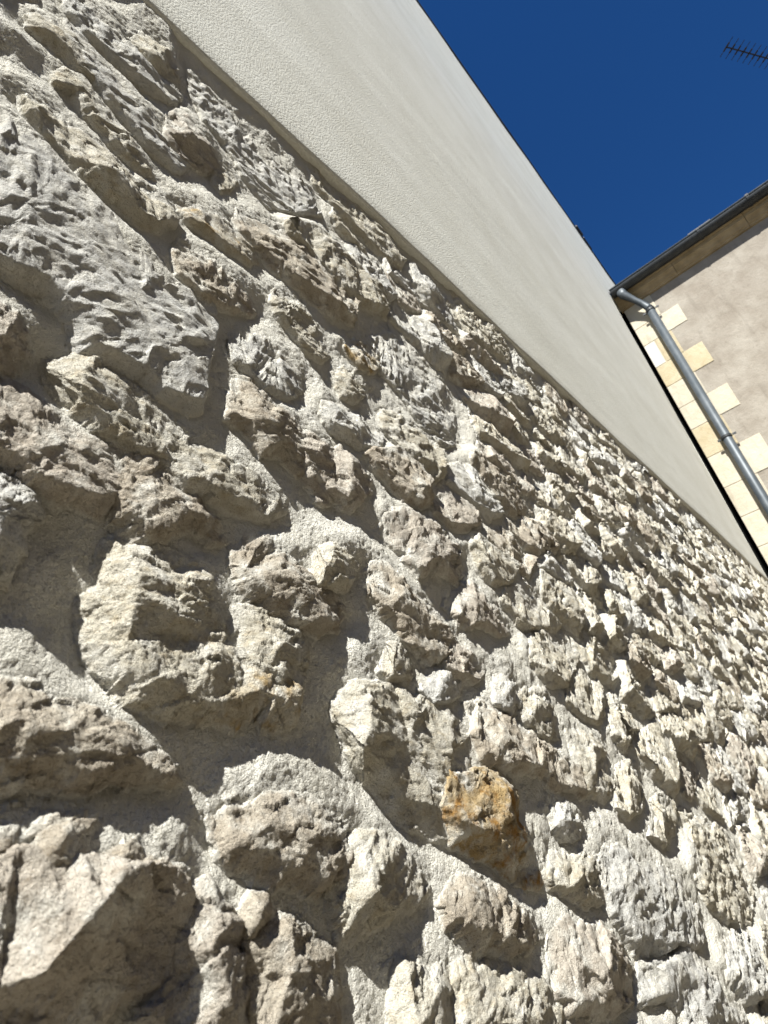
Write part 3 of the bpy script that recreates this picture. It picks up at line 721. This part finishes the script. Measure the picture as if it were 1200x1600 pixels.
# bedding and break-up: every stone has its own offset, flat beds run roughly level
off = rng.uniform(0, 40, (len(stones), 3))[vs_]
tilt = rng.normal(0, 0.25, len(stones))[vs_]
Q = V3 + off*0.02
bed = np.column_stack([Q[:, 0], Q[:, 1], Q[:, 2] + tilt*Q[:, 0]])*[1, 1, 2.6]
d_a = noise3(Q*22)
d_c = noise3(Q*140+11); d_d = noise3(bed*230+5); d_e = noise3(Q*560+1)
f_a = facet(bed*24+7); f_b = facet(Q*70+21)
far = np.clip((V3[:, 0]-0.55)/0.8, 0, 1)
disp = 0.0018*d_a + 0.0027*f_a + (0.0008+0.0018*far)*f_b + (0.0005+0.0009*far)*d_c + 0.0006*d_d + 0.0006*d_e + 0.0011*far*facet(Q*115+31)
amp = rng.uniform(0.65, 1.1, len(stones)); amp[:60] = rng.uniform(0.75, 1.05, 60); amp[10] = 0.38
V3 = V3 + nr*(disp*amp[vs_])[:, None]
# how far each point stands out of the mortar: mortar is smeared over the lowest edges
PROUD = np.clip((-V3[:, 1] - sample(HB, V3[:, 0], V3[:, 2]-ZC))/0.02, 0, 1)
# split into one mesh per stone
order = np.argsort(SID, kind='stable'); TT = TT[order]; SID = SID[order]
bounds = np.searchsorted(SID, np.arange(len(stones)+1))
area = []
for sid in range(len(stones)):
    T = TT[bounds[sid]:bounds[sid+1]]
    if len(T) == 0: area.append(0); continue
    uu, vv, dd = project(V3[np.unique(T)])
    inside = (dd > 0.05) & (uu > 0) & (uu < 1200) & (vv > 0) & (vv < 1600)
    area.append((np.ptp(uu[inside])*np.ptp(vv[inside])) if inside.sum() > 3 else 0)
area = np.array(area)
single = set(np.argsort(-area)[:300][area[np.argsort(-area)[:300]] > 0].tolist())
rest = []
for sid in range(len(stones)):
    T = TT[bounds[sid]:bounds[sid+1]]
    if len(T) == 0: continue
    if sid not in single: rest.append(T); continue
    u, inv = np.unique(T, return_inverse=True)
    c = V3[u].mean(0)
    me = np_mesh('stone', V3[u]-c, inv.reshape(T.shape))
    at_ = me.attributes.new('proud', 'FLOAT', 'POINT'); at_.data.foreach_set('value', PROUD[u].astype(np.float32))
    o = link('stone', me, M[stones[sid][0]], rubble)
    o.location = Vector(c)
if rest:
    T = np.vstack(rest); u, inv = np.unique(T, return_inverse=True)
    me = np_mesh('far_stones', V3[u], inv.reshape(T.shape))
    at_ = me.attributes.new('proud', 'FLOAT', 'POINT'); at_.data.foreach_set('value', PROUD[u].astype(np.float32))
    o = link('far_stones', me, M['c'], rubble)
    o['kind'] = 'stuff'
print('single stones', len(single), 'rest', len(rest))

# ------------------------------------------------------------------ neighbouring house across the end of the wall
XF = 5.80                                           # plane of its front
YC = 0.345 + CAM[1]                                 # its corner
neigh = empty('neighbour_house', (XF, YC, 0))
tag(neigh, 'beige rendered house with pale stone corner blocks and a zinc gutter', 'house')
MB().box((XF+0.0055, -6.5, 0), (XF+0.5, YC-0.012, ZC+4.62)).build('facade', M['facade'], neigh)
MB().box((XF+0.10, YC-0.012, 0), (XF+0.14, 1.2, ZC+4.60)).build('gap_shade_panel', M['black'], neigh)  # near-black panel paints the darkness of the gap between the houses
jb = MB().box((XF+0.0035, YC-0.275, 0), (XF+0.0048, YC-0.002, ZC+4.42)).build('joint_mortar', M['joint'], neigh)
cz = [4.42, 4.115, 3.885, 3.590, 3.333, 3.062, 2.800, 2.475, 2.147, 1.845, 1.55, 1.25, 0.95, 0.65, 0.35, 0.05, -0.25, -0.55, -0.85, -1.25]
for k in range(len(cz)-1):
    zt, zb = cz[k]+ZC, cz[k+1]+ZC
    long_ = (k % 2 == 1)
    y1 = YC; g = 0.0028
    if long_:
        spans = [(-0.115+random.uniform(-0.006, 0.006), 0.345)]
    else:
        e = 0.06 + random.uniform(-0.01, 0.01)
        spans = [(e, 0.345)]
    if k == 2: spans = [(0.055, 0.232), (0.237, 0.345)]
    for q, (a, b) in enumerate(spans):
        mt = 'quoin_white' if (k == 2 and q == 1) else ('quoin_warm' if k in (3, 2, 6) else 'quoin')
        o = MB().box((XF, a+CAM[1]+g, zb+g), (XF+0.06, b+CAM[1]-(0 if b > 0.34 else g), zt-g)).build('quoin_stone', M[mt], neigh, bevel=0.0035)
        if mt == 'quoin_white': o['label'] = 'newer white corner block'
# added wall out of view, put opposite the rubble to block sky light
MB().box((-5.0, -3.7, 0), (XF+0.012, -3.2, ZC+4.62)).build('sky_block_wall', M['facade'], neigh)
# cornice in blocks
prof = [(5.815, 4.40), (5.785, 4.405), (5.778, 4.425), (5.765, 4.432), (5.755, 4.455), (5.735, 4.478), (5.722, 4.485), (5.720, 4.53), (5.704, 4.535), (5.702, 4.60), (5.815, 4.60)]
prof = [(x, z+ZC) for x, z in prof]
y = YC + 0.02; k = 0
while y > -6.3:
    L = 0.62 + 0.1*math.sin(k*2.1)
    MB().extrude_y(prof, y-L+0.003, y).build('cornice_stone', M['cornice'], neigh, bevel=0.003)
    y -= L; k += 1
# roof of slate slabs behind the gutter
roof = MB().add([(5.66, 0.40, ZC+4.60), (5.66, -6.6, ZC+4.60), (9.8, -6.6, ZC+7.2), (9.8, 0.40, ZC+7.2),
                 (5.66, 0.40, ZC+4.625), (5.66, -6.6, ZC+4.625), (9.8, -6.6, ZC+7.225), (9.8, 0.40, ZC+7.225)],
                [(0,3,2,1),(4,5,6,7),(0,1,5,4),(1,2,6,5),(2,3,7,6),(3,0,4,7)]).build('roof', M['slate'], neigh)
# gutter: half round trough with a rolled front bead
GXc, GZc, GR = 5.662, ZC+4.588, 0.064
def half_round(r0, r1, a0=math.pi, a1=2*math.pi, n=16):
    o = [(GXc+r1*math.cos(a0+(a1-a0)*i/n), GZc+r1*math.sin(a0+(a1-a0)*i/n)) for i in range(n+1)]
    return o + [(GXc+r0*math.cos(a0+(a1-a0)*i/n), GZc+r0*math.sin(a0+(a1-a0)*i/n)) for i in range(n, -1, -1)]
GY0 = 0.356 + CAM[1]
mb = MB()
pr = half_round(GR-0.0025, GR)
n = len(pr)
V = [(x, GY0, z) for x, z in pr] + [(x, -6.5, z) for x, z in pr]
mb.add(V, [(i, (i+1) % n, n+(i+1) % n, n+i) for i in range(n)])
fan = [(x, GY0, z) for x, z in pr[:17]]
mb.add(fan + [(x, GY0-0.002, z) for _, (x, z) in enumerate(pr[:17])], [tuple(range(17)), tuple(range(17, 34))[::-1]])
gut = mb.build('gutter', M['dark_zinc'], neigh, smooth=True)
for p in gut.data.polygons:
    if len(p.vertices) > 4: p.use_smooth = False
MB().tube([(GXc-GR+0.001, GY0, GZc+0.004), (GXc-GR+0.001, -6.5, GZc+0.004)], 0.0095, 12).build('gutter_bead', M['zinc'], gut, smooth=True)
for yy in (-0.585, -1.052, -1.52, -1.99, -2.45, -3.0, -3.6):
    yb = yy + CAM[1]
    pr2 = half_round(GR+0.001, GR+0.006)
    MB().extrude_y(pr2, yb-0.013, yb+0.013).build('gutter_bracket', M['dark_zinc'], gut)
    MB().box((GXc-GR-0.011, yb-0.016, GZc-0.004), (GXc-GR+0.012, yb+0.016, GZc+0.018)).build('bracket_hook', M['slate'], gut, bevel=0.003)
# a loose slate standing up over the gutter edge
MB().box((5.63, -0.72+CAM[1], ZC+4.628), (5.80, -0.50+CAM[1], ZC+4.640)).build('eave_slate', M['slate'], roof)
# downpipe with swan neck
pipe_y = 0.122 + CAM[1]; pipe_x = XF-0.068
pts = []; rad = []
A = Vector((GXc, 0.268+CAM[1], ZC+4.535)); B = Vector((pipe_x, pipe_y, ZC+4.195))
path = [A + Vector((0, 0, 0.0)), A + Vector((0, -0.006, -0.05)), A.lerp(B, 0.30) + Vector((0, 0, -0.012)), A.lerp(B, 0.5), A.lerp(B, 0.74) + Vector((0, 0, 0.02)), B + Vector((0, 0.006, 0.035)), B]
pipe = MB().tube([B + Vector((0, 0, 0.012)), (pipe_x, pipe_y, 0.05)], 0.0405, 24).build('downpipe', M['zinc'], neigh, smooth=True)
MB().tube(path, [0.052, 0.046, 0.036, 0.032, 0.032, 0.036, 0.044], 20).build('swan_neck', M['zinc'], pipe, smooth=True)
for zz in (4.175, 2.545, 0.9):
    c = MB().tube([(pipe_x, pipe_y, ZC+zz-0.011), (pipe_x, pipe_y, ZC+zz+0.011)], 0.047, 24).build('pipe_clip', M['dark_zinc'], pipe, smooth=False)
    MB().box((pipe_x-0.006, pipe_y-0.084, ZC+zz-0.008), (pipe_x+0.006, pipe_y-0.05, ZC+zz+0.008)).box((pipe_x-0.006, pipe_y+0.05, ZC+zz-0.008), (pipe_x+0.006, pipe_y+0.078, ZC+zz+0.008)).box((pipe_x+0.04, pipe_y-0.006, ZC+zz-0.006), (XF+0.02, pipe_y+0.006, ZC+zz+0.006)).build('clip_bolt', M['dark_zinc'], c)

# ------------------------------------------------------------------ television aerial on the neighbour's roof
a0 = Vector((7.500, -2.671, 9.781)); a1 = Vector((8.120, -3.086, 9.769)); bd = (a1-a0).normalized()
ant = empty('television_aerial', a1 + bd*0.5 - Vector((0, 0, 3)))
tag(ant, 'thin dark television aerial against the blue sky above the gutter', 'aerial')
boom = MB().tube([a0 - bd*0.01, a1 + bd*0.7], 0.009, 8).build('boom', M['alu'], ant)
mast_p = a1 + bd*0.5
MB().tube([mast_p + Vector((0, 0, 0.25)), (mast_p.x, mast_p.y, ZC+4.6+(mast_p.x-5.66)*0.63)], 0.018, 10).build('mast', M['alu'], ant)
side = bd.cross(Vector((0, 0, 1))).normalized()
for k in range(12):
    p = a0 + bd*((a1-a0).length/7.2*k)
    MB().tube([p - side*0.125, p + side*0.125], 0.0045, 6).build('element', M['alu'], ant)
    MB().tube([p - side*0.055, p + side*0.055], 0.011, 8).build('element_holder', M['alu'], ant)
